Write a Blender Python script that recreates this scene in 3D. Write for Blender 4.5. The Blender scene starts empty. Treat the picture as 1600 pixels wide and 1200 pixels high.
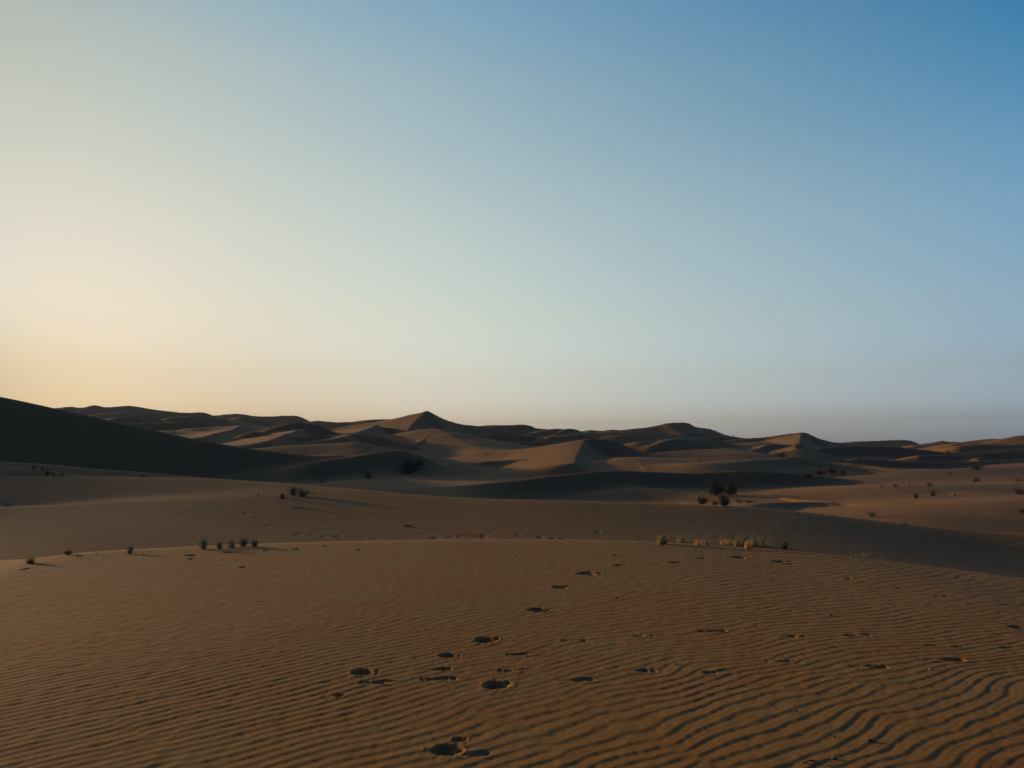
import bpy, math, random
import numpy as np

S = bpy.context.scene
C = S.collection
rad = math.radians

# ------------------------------------------------------------------ camera
EYE = 1.6                       # eye height above the sand underfoot
FPX = 1155.0                    # focal length in pixels of the 1600 px wide photo
PITCH = math.atan(100 / FPX)
cam = bpy.data.cameras.new('camera')
cam.sensor_width = 36.0
cam.lens = 36.0 * FPX / 1600
cam.clip_start = 0.05
cam.clip_end = 9000
cam_o = bpy.data.objects.new('camera', cam)
cam_o.location = (0, 0, EYE)
cam_o.rotation_euler = (rad(90) + PITCH, 0, 0)
C.objects.link(cam_o)
S.camera = cam_o

# ------------------------------------------------------------------ view
S.view_settings.view_transform = 'Standard'
S.view_settings.look = 'None'
S.view_settings.exposure = 0.0
S.view_settings.gamma = 1.0

# ------------------------------------------------------------------ sky
SUN_EL, SUN_AZ = 7.25, -60.0      # degrees; azimuth from the view direction, minus = left
W = bpy.data.worlds.new('World')
S.world = W
W.use_nodes = True
nt = W.node_tree
bg = nt.nodes['Background']
bg.inputs[1].default_value = 0.1
sky = nt.nodes.new('ShaderNodeTexSky')
sky.sky_type = 'NISHITA'
sky.sun_disc = False
sky.sun_elevation = rad(SUN_EL)
sky.sun_rotation = rad(SUN_AZ)
sky.air_density = 1.2
sky.dust_density = 2.5
sky.ozone_density = 1.5


def lin(c):
    c = np.asarray(c, float) / 255
    return np.where(c <= .04045, c / 12.92, ((c + .055) / 1.055) ** 2.4)


# radiance of that clear sky (x0.1) at three azimuths, and the colour of the dusty evening air there
EL = [0, 2, 5, 10, 18, 27, 35, 50, 70, 88]
NI = {
    'L': [(0.741, 0.37, 0.075), (1.166, 0.676, 0.185), (1.118, 0.791, 0.342), (0.824, 0.679, 0.426), (0.497, 0.46, 0.378), (0.287, 0.297, 0.293), (0.184, 0.21, 0.235), (0.094, 0.125, 0.163), (0.052, 0.078, 0.111), (0.039, 0.062, 0.091)],
    'C': [(0.096, 0.058, 0.017), (0.213, 0.158, 0.058), (0.25, 0.243, 0.145), (0.205, 0.243, 0.213), (0.144, 0.191, 0.212), (0.106, 0.148, 0.183), (0.085, 0.122, 0.16), (0.061, 0.091, 0.127), (0.045, 0.07, 0.101), (0.039, 0.062, 0.091)],
    'R': [(0.044, 0.031, 0.011), (0.124, 0.101, 0.04), (0.16, 0.171, 0.108), (0.135, 0.176, 0.163), (0.097, 0.141, 0.164), (0.073, 0.111, 0.144), (0.06, 0.094, 0.128), (0.048, 0.075, 0.108), (0.04, 0.064, 0.094), (0.039, 0.061, 0.091)]}
TG = {
    'L': [(184, 162, 124), (190, 170, 134), (199, 186, 158), (213, 209, 196), (196, 199, 190), (170, 179, 173), (136, 156, 166), (70, 104, 142), (36, 72, 124), (26, 64, 130)],
    'C': [(190, 182, 164), (193, 188, 172), (199, 201, 190), (195, 205, 197), (173, 191, 192), (140, 170, 184), (106, 150, 182), (60, 106, 158), (34, 74, 132), (26, 64, 130)],
    'R': [(138, 150, 160), (141, 156, 167), (142, 164, 177), (136, 167, 188), (110, 154, 185), (60, 126, 169), (36, 98, 154), (28, 78, 138), (24, 66, 132), (24, 64, 132)]}
BACK = [(44, 46, 104), (44, 48, 116), (42, 51, 132), (38, 54, 148), (34, 55, 158), (30, 56, 165), (29, 57, 168), (29, 60, 168), (28, 63, 158), (26, 64, 140)]
RSC = 40.0


def ramp(stops, name):
    r = nt.nodes.new('ShaderNodeValToRGB')
    r.name = name
    cr = r.color_ramp
    cr.interpolation = 'LINEAR'
    while len(cr.elements) > 1:
        cr.elements.remove(cr.elements[-1])
    for i, (p, c) in enumerate(stops):
        e = cr.elements[0] if i == 0 else cr.elements.new(p)
        e.position = p
        e.color = (float(c[0]), float(c[1]), float(c[2]), 1)
    return r


def M(op, a, b=None, c=None, clamp=False):
    n = nt.nodes.new('ShaderNodeMath')
    n.operation = op
    n.use_clamp = clamp
    for i, v in enumerate((a, b, c)):
        if v is None:
            continue
        if isinstance(v, (int, float)):
            n.inputs[i].default_value = v
        else:
            nt.links.new(v, n.inputs[i])
    return n.outputs[0]


def VM(op, a, b):
    n = nt.nodes.new('ShaderNodeVectorMath')
    n.operation = op
    nt.links.new(a, n.inputs[0])
    s = n.inputs[3] if op == 'SCALE' else n.inputs[1]
    nt.links.new(b, s)
    return n.outputs[0]


tc = nt.nodes.new('ShaderNodeTexCoord')
sx = nt.nodes.new('ShaderNodeSeparateXYZ')
nt.links.new(tc.outputs['Generated'], sx.inputs[0])
el = M('MULTIPLY', M('ARCSINE', sx.outputs[2]), 180 / math.pi)
az = M('MULTIPLY', M('ARCTAN2', sx.outputs[0], sx.outputs[1]), 180 / math.pi)
# elevation -> 0..1 with more room near the horizon
fac = M('POWER', M('DIVIDE', M('MAXIMUM', el, 0.0), 90.0), 0.5)


def ratio_stops(key):
    """dense stops of target / clear sky, smooth in elevation"""
    els = np.array([0, .5, 1, 2, 3, 4, 5.5, 7.5, 10, 13, 16, 19.5, 23, 27, 31, 36, 43, 52, 65, 88])
    t = np.array([lin(c) for c in (TG[key] if key in TG else BACK)])
    n = np.array(NI[key] if key in NI else NI['R'])
    q = np.clip(t / n, 0, RSC)
    out = []
    x = np.sqrt(np.array(EL) / 90.)
    for e in els:
        out.append((math.sqrt(e / 90.), [np.interp(math.sqrt(e / 90.), x, q[:, k]) / RSC for k in range(3)]))
    return out


ramps = {}
for k in ('L', 'C', 'R', 'B'):
    r = ramp(ratio_stops(k), 'ratio_' + k)
    nt.links.new(fac, r.inputs[0])
    ramps[k] = r.outputs[0]
t = M('MAXIMUM', M('MINIMUM', M('DIVIDE', az, 36.0), 1.0), -1.0)
tt = M('MULTIPLY', t, t)
wL = M('MULTIPLY', M('SUBTRACT', tt, t), .5)
wR = M('MULTIPLY', M('ADD', tt, t), .5)
wC = M('SUBTRACT', 1.0, tt)
front = VM('ADD', VM('ADD', VM('SCALE', ramps['L'], wL), VM('SCALE', ramps['C'], wC)), VM('SCALE', ramps['R'], wR))
mr = nt.nodes.new('ShaderNodeMapRange')
mr.interpolation_type = 'SMOOTHSTEP'
nt.links.new(M('ABSOLUTE', az), mr.inputs[0])
mr.inputs[1].default_value = 40
mr.inputs[2].default_value = 95
wB = mr.outputs[0]
allr = VM('ADD', VM('SCALE', front, M('SUBTRACT', 1.0, wB)), VM('SCALE', ramps['B'], wB))
q1 = M('DIVIDE', M('ADD', az, 20.0), 11.0)
g1 = M('EXPONENT', M('MULTIPLY', M('MULTIPLY', q1, q1), -1.0))
g2 = M('EXPONENT', M('DIVIDE', M('MAXIMUM', el, 0.0), -7.0))
allr = VM('SCALE', allr, M('SUBTRACT', 1.0, M('MULTIPLY', M('MULTIPLY', g1, g2), .22)))
sc = nt.nodes.new('ShaderNodeVectorMath')
sc.operation = 'SCALE'
nt.links.new(allr, sc.inputs[0])
sc.inputs[3].default_value = RSC
nt.links.new(VM('MULTIPLY', sky.outputs[0], sc.outputs[0]), bg.inputs[0])

# ------------------------------------------------------------------ sun
sun = bpy.data.lights.new('sun', 'SUN')
sun.energy = 5.0
sun.angle = rad(1.6)
sun.color = (1.0, 0.64, 0.34)
sun_o = bpy.data.objects.new('sun', sun)
sun_o.rotation_euler = (rad(90 - SUN_EL), 0, rad(180 - SUN_AZ))
C.objects.link(sun_o)


# ================================================================== helpers
def ray(px, py):
    u = (px - 800) / FPX
    v = (600 - py) / FPX
    return np.array([u, math.cos(PITCH) - v * math.sin(PITCH), math.sin(PITCH) + v * math.cos(PITCH)])


def P(px, py, d):
    r = ray(px, py)
    return r * (d / r[1]) + np.array([0, 0, EYE])


def hermite(x, xp, fp):
    """smooth interpolation through points (finite-difference tangents)"""
    xp = np.asarray(xp, float)
    fp = np.asarray(fp, float)
    s = np.diff(fp) / np.diff(xp)
    m = np.empty_like(fp)
    m[0], m[-1] = s[0], s[-1]
    if len(fp) > 2:
        m[1:-1] = (s[:-1] + s[1:]) / 2
    x = np.clip(x, xp[0], xp[-1])
    i = np.clip(np.searchsorted(xp, x) - 1, 0, len(xp) - 2)
    h = xp[i + 1] - xp[i]
    q = (x - xp[i]) / h
    return ((2 * q ** 3 - 3 * q ** 2 + 1) * fp[i] + (q ** 3 - 2 * q ** 2 + q) * h * m[i]
            + (-2 * q ** 3 + 3 * q ** 2) * fp[i + 1] + (q ** 3 - q ** 2) * h * m[i + 1])


def smax(a, b, k):
    h = np.clip(k - np.abs(a - b), 0, None) / k
    return np.maximum(a, b) + h * h * k * .25


def sstep(x, a, b):
    q = np.clip((x - a) / (b - a), 0, 1)
    return q * q * (3 - 2 * q)


def vnoise(X, Y, seed):
    """smooth value noise, unit cell"""
    xi = np.floor(X).astype(np.int64)
    yi = np.floor(Y).astype(np.int64)
    fx = X - xi
    fy = Y - yi
    fx = fx * fx * fx * (fx * (fx * 6 - 15) + 10)
    fy = fy * fy * fy * (fy * (fy * 6 - 15) + 10)

    def hsh(i, j):
        n = (i * 374761393 + j * 668265263 + seed * 2147483647) & 0xffffffff
        n = ((n ^ (n >> 13)) * 1274126177) & 0xffffffff
        return ((n ^ (n >> 16)) & 0xffff) / 65535.0 * 2 - 1
    a, b, c, d = hsh(xi, yi), hsh(xi + 1, yi), hsh(xi, yi + 1), hsh(xi + 1, yi + 1)
    return a + (b - a) * fx + (c - a) * fy + (a - b - c + d) * fx * fy


# ================================================================== terrain
RIDGES = []


def ridge(pts, sf, sb, cf=.3, cb=None, k=1.5, soft=0):
    """a dune crest through points (px, py, distance); sf / sb = slope to the right / left of its direction"""
    w = np.array([P(*p[:3]) for p in pts])
    SF = np.array([p[3] if len(p) > 3 else sf for p in pts], float)
    if np.mean([p[2] for p in pts]) > 215:      # crisp slip-face edges in the distance
        cf *= .4
        SF = np.where(SF > .28, SF * 1.15, SF)
    a = w[-1, :2] - w[0, :2]
    L = np.linalg.norm(a)
    a = a / L
    n = np.array([a[1], -a[0]])                # right-hand side
    o = w[0, :2]
    U = (w[:, :2] - o) @ a
    V = (w[:, :2] - o) @ n
    Zc = w[:, 2]
    if soft:                                   # round the crest line off between its points
        u = np.linspace(U[0], U[-1], 160)
        st = u[1] - u[0]
        r = int(3 * soft / st) + 1
        g = np.exp(-.5 * (np.arange(-r, r + 1) * st / soft) ** 2)
        g /= g.sum()

        def sm(f):
            f = np.concatenate([f[0] + (f[1] - f[0]) * np.arange(-r, 0), f, f[-1] + (f[-1] - f[-2]) * np.arange(1, r + 1)])
            return np.convolve(f, g, 'valid')
        V, Zc, SF = sm(hermite(u, U, V)), sm(hermite(u, U, Zc)), sm(np.interp(u, U, SF))
        U = u
    RIDGES.append((o, a, n, U, V, Zc, SF, sb, cf, cf if cb is None else cb, k))


def ridge_h(R, X, Y):
    o, a, n, U, V, Z, SF, sb, cf, cb, k = R
    u = (X - o[0]) * a[0] + (Y - o[1]) * a[1]
    v = (X - o[0]) * n[0] + (Y - o[1]) * n[1]
    vc = hermite(u, U, V)
    zc = hermite(u, U, Z)
    e = (U[-1] - U[0]) * .01
    slope = (hermite(u + e, U, V) - hermite(u - e, U, V)) / (2 * e)
    cosf = 1 / np.sqrt(1 + slope ** 2)
    dv = (v - vc) * cosf
    du = np.clip(U[0] - u, 0, None) + np.clip(u - U[-1], 0, None)
    sf = np.interp(u, U, SF)
    dist = np.sqrt(dv * dv + du * du)
    tt = np.where(dist > 1e-6, dv / np.maximum(dist, 1e-6), 0)
    w = np.where(du > 0, tt * .5 + .5, (dv > 0).astype(float))
    s = sb + (sf - sb) * w
    c = cb + (cf - cb) * w
    drop = np.sqrt((s * dist) ** 2 + c * c) - c
    return zc - drop


# foreground crest
FG = np.array([P(*p) for p in [(-700, 960, 9), (-200, 893, 11.0), (0, 880, 11.6), (100, 869, 12.0), (250, 860.5, 12.6), (400, 854, 13.1),
                               (640, 848.5, 13.5), (800, 847.5, 13.6), (1000, 850, 13.4), (1150, 857, 13.0),
                               (1300, 868, 12.3), (1450, 885, 11.5), (1600, 905, 10.5), (1800, 935, 9.4), (2300, 1010, 8)]])

# --- second dune (behind the foreground crest)
ridge([(-900, 748, 55), (-300, 744.5, 54), (0, 745, 50), (200, 745, 48), (400, 751, 45, .15), (550, 762.5, 42), (690, 778, 39), (850, 781.5, 38, .13),
       (1000, 785, 38, .13), (1150, 790, 38, .12), (1250, 797, 37.5, .12), (1350, 812.5, 36, .15), (1500, 829, 34.5, .2), (1600, 833, 34, .24), (1900, 850, 31, .35)],
      .17, .45, cf=.13, cb=.06, k=1.0, soft=2.6)
# --- pale low dune at the foot of the big dark one
ridge([(-500, 705, 78), (-200, 713, 76), (0, 721.5, 75), (100, 728, 73), (200, 737, 70), (290, 744, 67), (380, 752, 63)], .3, .3, cf=.25, k=.8)
ridge([(-300, 722, 66), (0, 727, 64), (50, 733, 62), (100, 741, 60)], .25, .2, cf=.1, k=.6)
# --- big dark dune, left
ridge([(-900, 512, 105), (-400, 565.5, 112), (-150, 597, 119), (0, 620, 125), (100, 641, 130), (200, 663, 135), (300, 685, 141), (400, 702, 146), (480, 710.5, 150),
       (560, 716, 155, .5), (620, 722, 160, .4)], .62, .3, cf=.25, cb=1.2, k=2.0)
# --- orange middle dune with dark dome
ridge([(490, 757, 105, .1), (560, 753, 115, .12), (610, 748, 128, .12), (645, 742, 143, .14)], .12, .1, cf=.5, k=1.2)
ridge([(640, 733, 226, .12), (657, 722, 223, .12), (700, 710, 220, .12), (750, 704.5, 216, .12), (800, 703, 212, .12),
       (850, 699, 209, .2), (885, 693.5, 207, .5), (915, 688, 205, .6), (940, 688, 206, .6), (960, 691.5, 208, .6), (985, 700.5, 211, .5), (1010, 710, 214, .4)],
      .4, .35, cf=.6, cb=1.0, k=1.5)
ridge([(650, 741, 150, .2), (680, 734, 158, .35), (725, 724, 166, .5), (800, 717, 174), (870, 713, 180), (930, 712, 184), (1000, 717, 180), (1045, 727, 172, .3)],
      .55, .14, cf=1.6, cb=.3, k=1.0)
ridge([(896, 724, 150), (902, 708, 172), (912, 690, 203)], .6, .16, cf=.2, cb=.6, k=.6)
# --- long dark shadow dune in the centre
ridge([(545, 761.5, 74, .1), (680, 761, 80, .12), (740, 757, 85, .35), (800, 751, 90, .62), (870, 743, 95), (940, 736.5, 100), (1000, 736.5, 104), (1080, 739, 106),
       (1110, 738, 108), (1160, 736, 108), (1250, 740, 108), (1330, 750, 106, .3)], .62, .2, cf=.22, k=1.0)
# --- right terraces
ridge([(650, 784, 88, .25), (800, 779, 90, .25), (900, 774, 91, .28), (960, 768, 91, .28), (1005, 764, 91, .28), (1060, 767, 91, .2), (1100, 770, 90, .12), (1200, 771.5, 88, .08), (1260, 768.5, 88, .1), (1320, 764, 88, .12), (1380, 760, 89, .12), (1440, 758, 90, .12), (1520, 757, 94, .12), (1700, 752, 100, .12)],
      .2, .1, cf=.8, k=1.0)
ridge([(1150, 792, 60, .1), (1195, 786.5, 64, .3), (1240, 787, 65), (1290, 789.5, 66), (1340, 796, 64), (1385, 806, 60, .3)], .5, .12, cf=.12, k=.5)
ridge([(1400, 800, 52), (1500, 790, 56), (1600, 782, 60), (1800, 775, 65)], .1, .1, cf=.4, k=1.2)
ridge([(1260, 752, 118), (1330, 745, 130), (1400, 738.5, 142), (1500, 733, 155), (1600, 729, 165), (1900, 715, 180)], .09, .3, cf=.3, k=1.2)
ridge([(1090, 724, 150, .2), (1150, 719.5, 155, .35), (1200, 716, 160), (1245, 715.5, 164), (1290, 724, 164), (1340, 737, 158, .3)], .5, .25, cf=1.2, k=1.0)
ridge([(1190, 714, 222), (1225, 705, 226), (1270, 704, 230), (1300, 713.5, 228), (1350, 728, 222), (1420, 738, 212)], .22, .5, cf=.4, k=1.0)
ridge([(985, 714, 170), (1050, 714.5, 172), (1130, 717, 172), (1200, 722, 168)], .12, .2, cf=.8, k=1.2)
ridge([(995, 713, 210), (1040, 705.5, 218), (1080, 701.5, 226), (1135, 700, 233), (1165, 705, 236), (1198, 715, 234)], .12, .4, cf=.3, k=.8)
ridge([(985, 703, 300), (1040, 699, 308), (1100, 695, 318), (1150, 691.5, 328), (1190, 689.5, 335)], .16, .3, cf=.5, k=1.5)
# peak right
ridge([(1120, 692, 372), (1165, 685.5, 378), (1200, 683, 380), (1240, 677.5, 382), (1257, 677, 385), (1272, 684, 390), (1290, 689, 395), (1330, 694, 400)], .3, .3, cf=.4, k=1.5)
ridge([(1236, 712, 232), (1248, 697, 290), (1252, 678, 380)], .55, .16, cf=.3, k=.8)
ridge([(1290, 700, 300, .5), (1350, 704, 300, .5), (1420, 703, 305), (1480, 706, 310), (1560, 702, 315), (1700, 697, 320)], .4, .2, cf=.5, k=1.2)
ridge([(1340, 718, 225), (1420, 719, 228), (1500, 721, 230), (1600, 719, 235), (1750, 716, 240)], .5, .2, cf=.5, k=1.0)
ridge([(1285, 700, 285), (1335, 698.5, 290), (1400, 697.5, 295), (1445, 702, 298), (1490, 708, 300)], .6, .25, cf=.2, k=1.2)
ridge([(1435, 711, 255), (1520, 708.5, 258), (1600, 706, 262), (1750, 700, 268)], .5, .2, cf=.25, k=1.0)
ridge([(1480, 700, 420), (1530, 697, 425), (1600, 694, 430), (1700, 690, 435)], .4, .2, cf=.5, k=1.2)
# --- left distance
ridge([(188, 651, 400), (215, 648, 405), (235, 650, 410), (254, 656.5, 412)], .4, .12, cf=.4, k=1.2)
ridge([(200, 662, 330), (245, 660, 332), (300, 659, 335), (345, 667, 338), (378, 673, 340)], .45, .12, cf=.3, k=1.2)
ridge([(318, 684, 222), (345, 675, 245), (378, 665.5, 275)], .5, .14, cf=.3, k=.8)
ridge([(262, 673, 255), (310, 668, 270), (378, 665, 277)], .12, .12, cf=.5, k=1.)
ridge([(345, 658, 500), (375, 652.5, 500), (410, 655, 500)], .3, .12, cf=.4, k=1.2)
ridge([(396, 669, 330), (440, 662.5, 335), (478, 661, 338), (512, 668, 340)], .35, .14, cf=.4, k=1.2)
ridge([(418, 690, 200), (448, 679, 225), (474, 671, 252), (480, 669, 270)], .55, .14, cf=.25, k=.6)
ridge([(385, 687, 228), (430, 688, 230), (500, 684, 234), (545, 680, 238), (585, 682, 238), (620, 688, 234), (648, 696, 228)], .5, .25, cf=.3, k=.8)
ridge([(150, 647, 560), (200, 643, 565), (262, 646, 570), (300, 652, 575)], .35, .1, cf=.3, k=1.2)
ridge([(270, 652, 470), (310, 650, 470), (350, 655, 470)], .4, .1, cf=.3, k=1.0)
ridge([(505, 672, 300), (560, 667, 300), (610, 669, 300)], .5, .1, cf=.3, k=1.0)
ridge([(860, 681, 340), (900, 679, 340), (945, 682, 340)], .5, .1, cf=.3, k=1.0)
ridge([(1090, 684, 400), (1130, 683, 400), (1180, 689, 400)], .5, .12, cf=.3, k=1.0)
ridge([(1500, 697, 380), (1540, 694.5, 380), (1580, 698, 380)], .5, .12, cf=.3, k=1.0)
ridge([(536, 684, 225), (560, 675, 255), (588, 664.5, 300)], .5, .15, cf=.3, k=.8)
ridge([(578, 683, 262), (620, 678, 265), (660, 672.5, 268), (678, 670.5, 270)], .13, .4, cf=.4, k=.8)
ridge([(652, 692.5, 235), (670, 682, 252), (679, 670.5, 270)], .6, .2, cf=.15, k=.5)
ridge([(400, 700.5, 162), (450, 696, 165), (510, 693, 168), (560, 691, 170), (595, 697, 171)], .18, .25, cf=.3, k=.8)
ridge([(505, 719, 138), (560, 711.5, 143), (600, 705.5, 147), (628, 703.5, 150), (650, 709, 151)], .62, .2, cf=.4, k=.8)
ridge([(630, 704, 236), (670, 706, 240), (700, 703, 246), (740, 697, 254), (780, 694, 258), (840, 697, 262)], .22, .3, cf=.3, k=.8)
# the main peak
ridge([(560, 667, 425), (600, 661, 428), (640, 650.5, 434), (660, 645, 438), (668, 643.3, 440), (680, 649, 444), (700, 657.5, 450), (722, 663, 455), (745, 665.5, 465), (780, 668, 480)], .42, .35, cf=.25, k=1.5)
ridge([(630, 684, 370), (641, 667, 400), (652, 655, 420), (668, 643.5, 440)], .5, .18, cf=.15, k=.8)
# middle distance, centre
ridge([(700, 682, 330), (745, 680, 335), (790, 677, 340), (830, 681, 345), (870, 680, 350)], .55, .14, cf=.3, k=1.2)
ridge([(740, 690, 262), (800, 689, 266), (860, 690, 270), (900, 687, 276)], .5, .14, cf=.3, k=1.0)
ridge([(770, 666, 520), (790, 664.5, 520), (827, 664.5, 520), (843, 671, 525)], .4, .12, cf=.4, k=1.5)
ridge([(843, 673, 470), (865, 670.5, 470), (882, 671, 470), (898, 677, 472)], .45, .12, cf=.4, k=1.5)
ridge([(930, 686, 330), (980, 680, 335), (1020, 683, 340), (1060, 688, 342)], .3, .12, cf=.3, k=1.0)
ridge([(905, 676, 400), (960, 676, 405), (1010, 674, 410), (1060, 679, 415)], .25, .12, cf=.3, k=1.)
ridge([(1000, 692, 290), (1050, 687, 300), (1090, 686, 310), (1130, 690, 315)], .35, .12, cf=.3, k=1.)
# skyline
ridge([(60, 640, 700), (90, 637, 700), (110, 635, 700), (128, 636.5, 700), (147, 633, 705), (165, 636, 705), (182, 635, 710), (205, 634.5, 710), (230, 638, 712),
       (250, 641, 715), (290, 644.5, 718), (318, 644.5, 720), (334, 650, 722)], .35, .15, cf=.6, k=2)
ridge([(326, 650, 780), (350, 647.3, 780), (372, 647, 780), (400, 650, 780), (440, 650, 785), (466, 651, 785), (486, 659, 790)], .35, .15, cf=.5, k=2)
ridge([(480, 659, 650), (497, 657.5, 650), (520, 659, 650), (548, 659.5, 650), (577, 656.5, 650), (610, 654.5, 650), (640, 654, 650)], .3, .15, cf=.4, k=2)
ridge([(730, 667, 900), (770, 664.5, 900), (840, 669, 900), (870, 672, 900), (910, 673.5, 900), (920, 672.3, 900), (940, 673, 900), (955, 671.2, 900), (970, 672, 900), (1010, 670, 900)], .3, .12, cf=.4, k=2)
ridge([(940, 675, 600), (1000, 669.5, 600), (1025, 665.5, 602), (1042, 661, 604), (1060, 660, 606), (1074, 660.3, 608), (1086, 666, 612), (1110, 670, 616), (1135, 680, 620), (1165, 685, 622), (1190, 688, 625)], .33, .15, cf=.5, k=2)
ridge([(1280, 690, 700), (1312, 691.5, 700), (1350, 689, 700), (1375, 688, 700), (1405, 687, 700), (1424, 688, 702), (1436, 693.5, 705)], .3, .15, cf=.4, k=2)
ridge([(1430, 695, 640), (1455, 692, 640), (1473, 689, 640), (1481, 690.3, 641), (1502, 691.5, 643), (1512, 694, 645)], .35, .15, cf=.3, k=2)
ridge([(1490, 692, 560), (1525, 687.5, 560), (1550, 685.3, 560), (1565, 687, 562), (1600, 690, 565)], .3, .15, cf=.4, k=2)
ridge([(1550, 690, 480), (1580, 683, 480), (1600, 680, 480), (1640, 678, 480), (1700, 683, 485), (1800, 680, 490)], .3, .2, cf=.5, k=2)
ridge([(-900, 610, 560), (-500, 600, 600), (-200, 615, 640), (40, 642, 690)], .3, .15, cf=.8, k=3)
ridge([(1750, 660, 520), (2100, 650, 560), (2600, 640, 600)], .3, .15, cf=.8, k=3)


def fg_surface(X, Y):
    yc = hermite(X, FG[:, 0], FG[:, 1])
    zc = hermite(X, FG[:, 0], FG[:, 2])
    q = np.clip(Y / yc, -1, 2)
    s = sstep(q, .0, 1.0)
    top = zc * s + .018 * np.sin(X * .9 + 1.0) * np.sin(Y * .7) * (1 - s)
    d = np.clip(Y - yc, 0, None)
    slope = .16 + .10 * sstep(X, 2, 9)
    drop = np.sqrt((slope * d) ** 2 + .16 ** 2) - .16
    back = np.clip(-Y - 3, 0, None)
    side = np.clip(np.abs(X) - 9, 0, None)
    return top - drop - .06 * back - .02 * side


def macro(X, Y):
    r = np.sqrt(X * X + Y * Y)
    # hollow behind the foreground dune, then the floor of the dune field
    lw = 1 - sstep(X, -16, 2)
    hollow = -1.95 - .35 * sstep(X, -6, 14) - 1.2 * sstep(X, 8, 28) + lw * (.15 + .034 * np.clip(r - 20, 0, 24))
    floor = -4.6 + .8 * vnoise(X / 60, Y / 60, 3)
    z = hollow + (floor - hollow) * sstep(r, 40, 60)
    z = z - 2.2 * np.exp(-((X - 29) / 11) ** 2 - ((Y - 56) / 9) ** 2)
    # small dunes of the field
    ph = (X * .55 - Y * .83) / 62 + .55 * vnoise(X / 90, Y / 90, 5) + .2 * vnoise(X / 37, Y / 37, 6)
    f = ph - np.floor(ph)
    saw = np.where(f < .76, f / .76, (1 - f) / .24)
    saw = saw * saw * (3 - 2 * saw)
    z = z + sstep(r, 220, 420) * (.1 + 3.4 * saw * (.6 + .5 * vnoise(X / 150, Y / 150, 8)))
    z = z + sstep(r, 500, 1100) * 3 + sstep(r, 180, 320) * 1.0
    for R in RIDGES:
        o, a, U, V, Zr = R[0], R[1], R[3], R[4], R[5]
        slo = min(R[6].min(), R[7])
        far = (Zr.max() + 7 + R[10]) / slo + 8
        if X.size > 20000:
            um = (U[0] + U[-1]) / 2
            cx, cy = o[0] + a[0] * um, o[1] + a[1] * um
            rad_ = abs(U[-1] - U[0]) / 2 + np.abs(V).max() + far
            m = np.nonzero((np.abs(X - cx) < rad_) & (np.abs(Y - cy) < rad_))
            if len(m[0]):
                z[m] = smax(z[m], ridge_h(R, X[m], Y[m]), R[10])
        else:
            z = smax(z, ridge_h(R, X, Y), R[10])
    # soft undulation
    z = z + sstep(r, 20, 60) * (.05 * vnoise(X / 7, Y / 7, 11) + .02 * vnoise(X / 2.6, Y / 2.6, 12))
    z = z + sstep(r, 120, 250) * (.45 * vnoise(X / 26, Y / 26, 13) + .16 * vnoise(X / 9, Y / 9, 14))
    fg = fg_surface(X, Y)
    w = 1 - sstep(r, 30, 45)
    return np.where(w > 0, smax(z, fg * w - 60 * (1 - w), .6), z)


# small crescent dunes between the named ones
rgd = np.random.default_rng(11)
SMALL = []
while len(SMALL) < 40:
    px = rgd.uniform(380, 1640)
    d = rgd.uniform(225, 470)
    if 560 < px < 720 or (1180 < px < 1270 and d > 300) or (720 < px < 1000 and d < 300):
        continue
    x = (px - 800) / FPX * d
    if any(abs(x - q[0]) < 16 and abs(d - q[1]) < 22 for q in SMALL):
        continue
    SMALL.append((x, d, rgd.uniform(1.3, 2.8) * d / 350, rgd.uniform(9, 22) * d / 350, rgd.uniform(.15, .75), rgd.uniform(.08, .3)))
ZB = macro(np.array([q[0] for q in SMALL]), np.array([q[1] for q in SMALL]))
for (x, y, hh, hl, phi, bend), z0 in zip(SMALL, ZB):
    a = np.array([math.cos(phi), math.sin(phi)])
    n = np.array([a[1], -a[0]])
    U = np.array([0, .5, 1, 1.5, 2]) * hl
    V = np.array([bend, bend * .25, 0, bend * .3, bend * 1.1]) * hl
    Z = z0 + hh * np.array([-.6, .55, 1, .6, -.6])
    RIDGES.append((np.array([x, y]) - a * hl, a, n, U, V, Z, np.full(5, .58), .13, .12, .3, .6))


def hit(px, py, dmin=3.0, dmax=1500.0):
    r = ray(px, py)
    d = np.geomspace(dmin, dmax, 5000)
    X = r[0] / r[1] * d
    Z = EYE + r[2] / r[1] * d
    h = macro(X, d)
    below = np.nonzero(h >= Z)[0]
    if len(below) == 0:
        i = int(np.argmin(Z - h))
    else:
        i = below[0]
    return np.array([X[i], d[i], h[i]])


# ------------------------------------------------------------------ wind ripples (grown on a periodic grid)
rng = np.random.default_rng(7)
NG, PPW = 2048, 9.0
kx = np.fft.fftfreq(NG)[None, :]
ky = np.fft.fftfreq(NG)[:, None]
kk = np.sqrt(kx * kx + ky * ky) * PPW
ang = np.arctan2(kx, ky)                  # crest lines run along u (columns)
filt = np.exp(-((kk - 1) / .10) ** 2) * np.exp(-(ang / rad(16)) ** 2)
F = rng.standard_normal((NG, NG))
for it in range(7):
    Fc = np.fft.ifft2(np.fft.fft2(F) * filt)
    ampl = np.abs(Fc)
    Fc = Fc / (ampl + .25 * ampl.mean())
    F = Fc.real
RIP = Fc.astype(np.complex64)
PIV = np.array([-12.0, -7.0])
KR = 182.0


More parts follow.
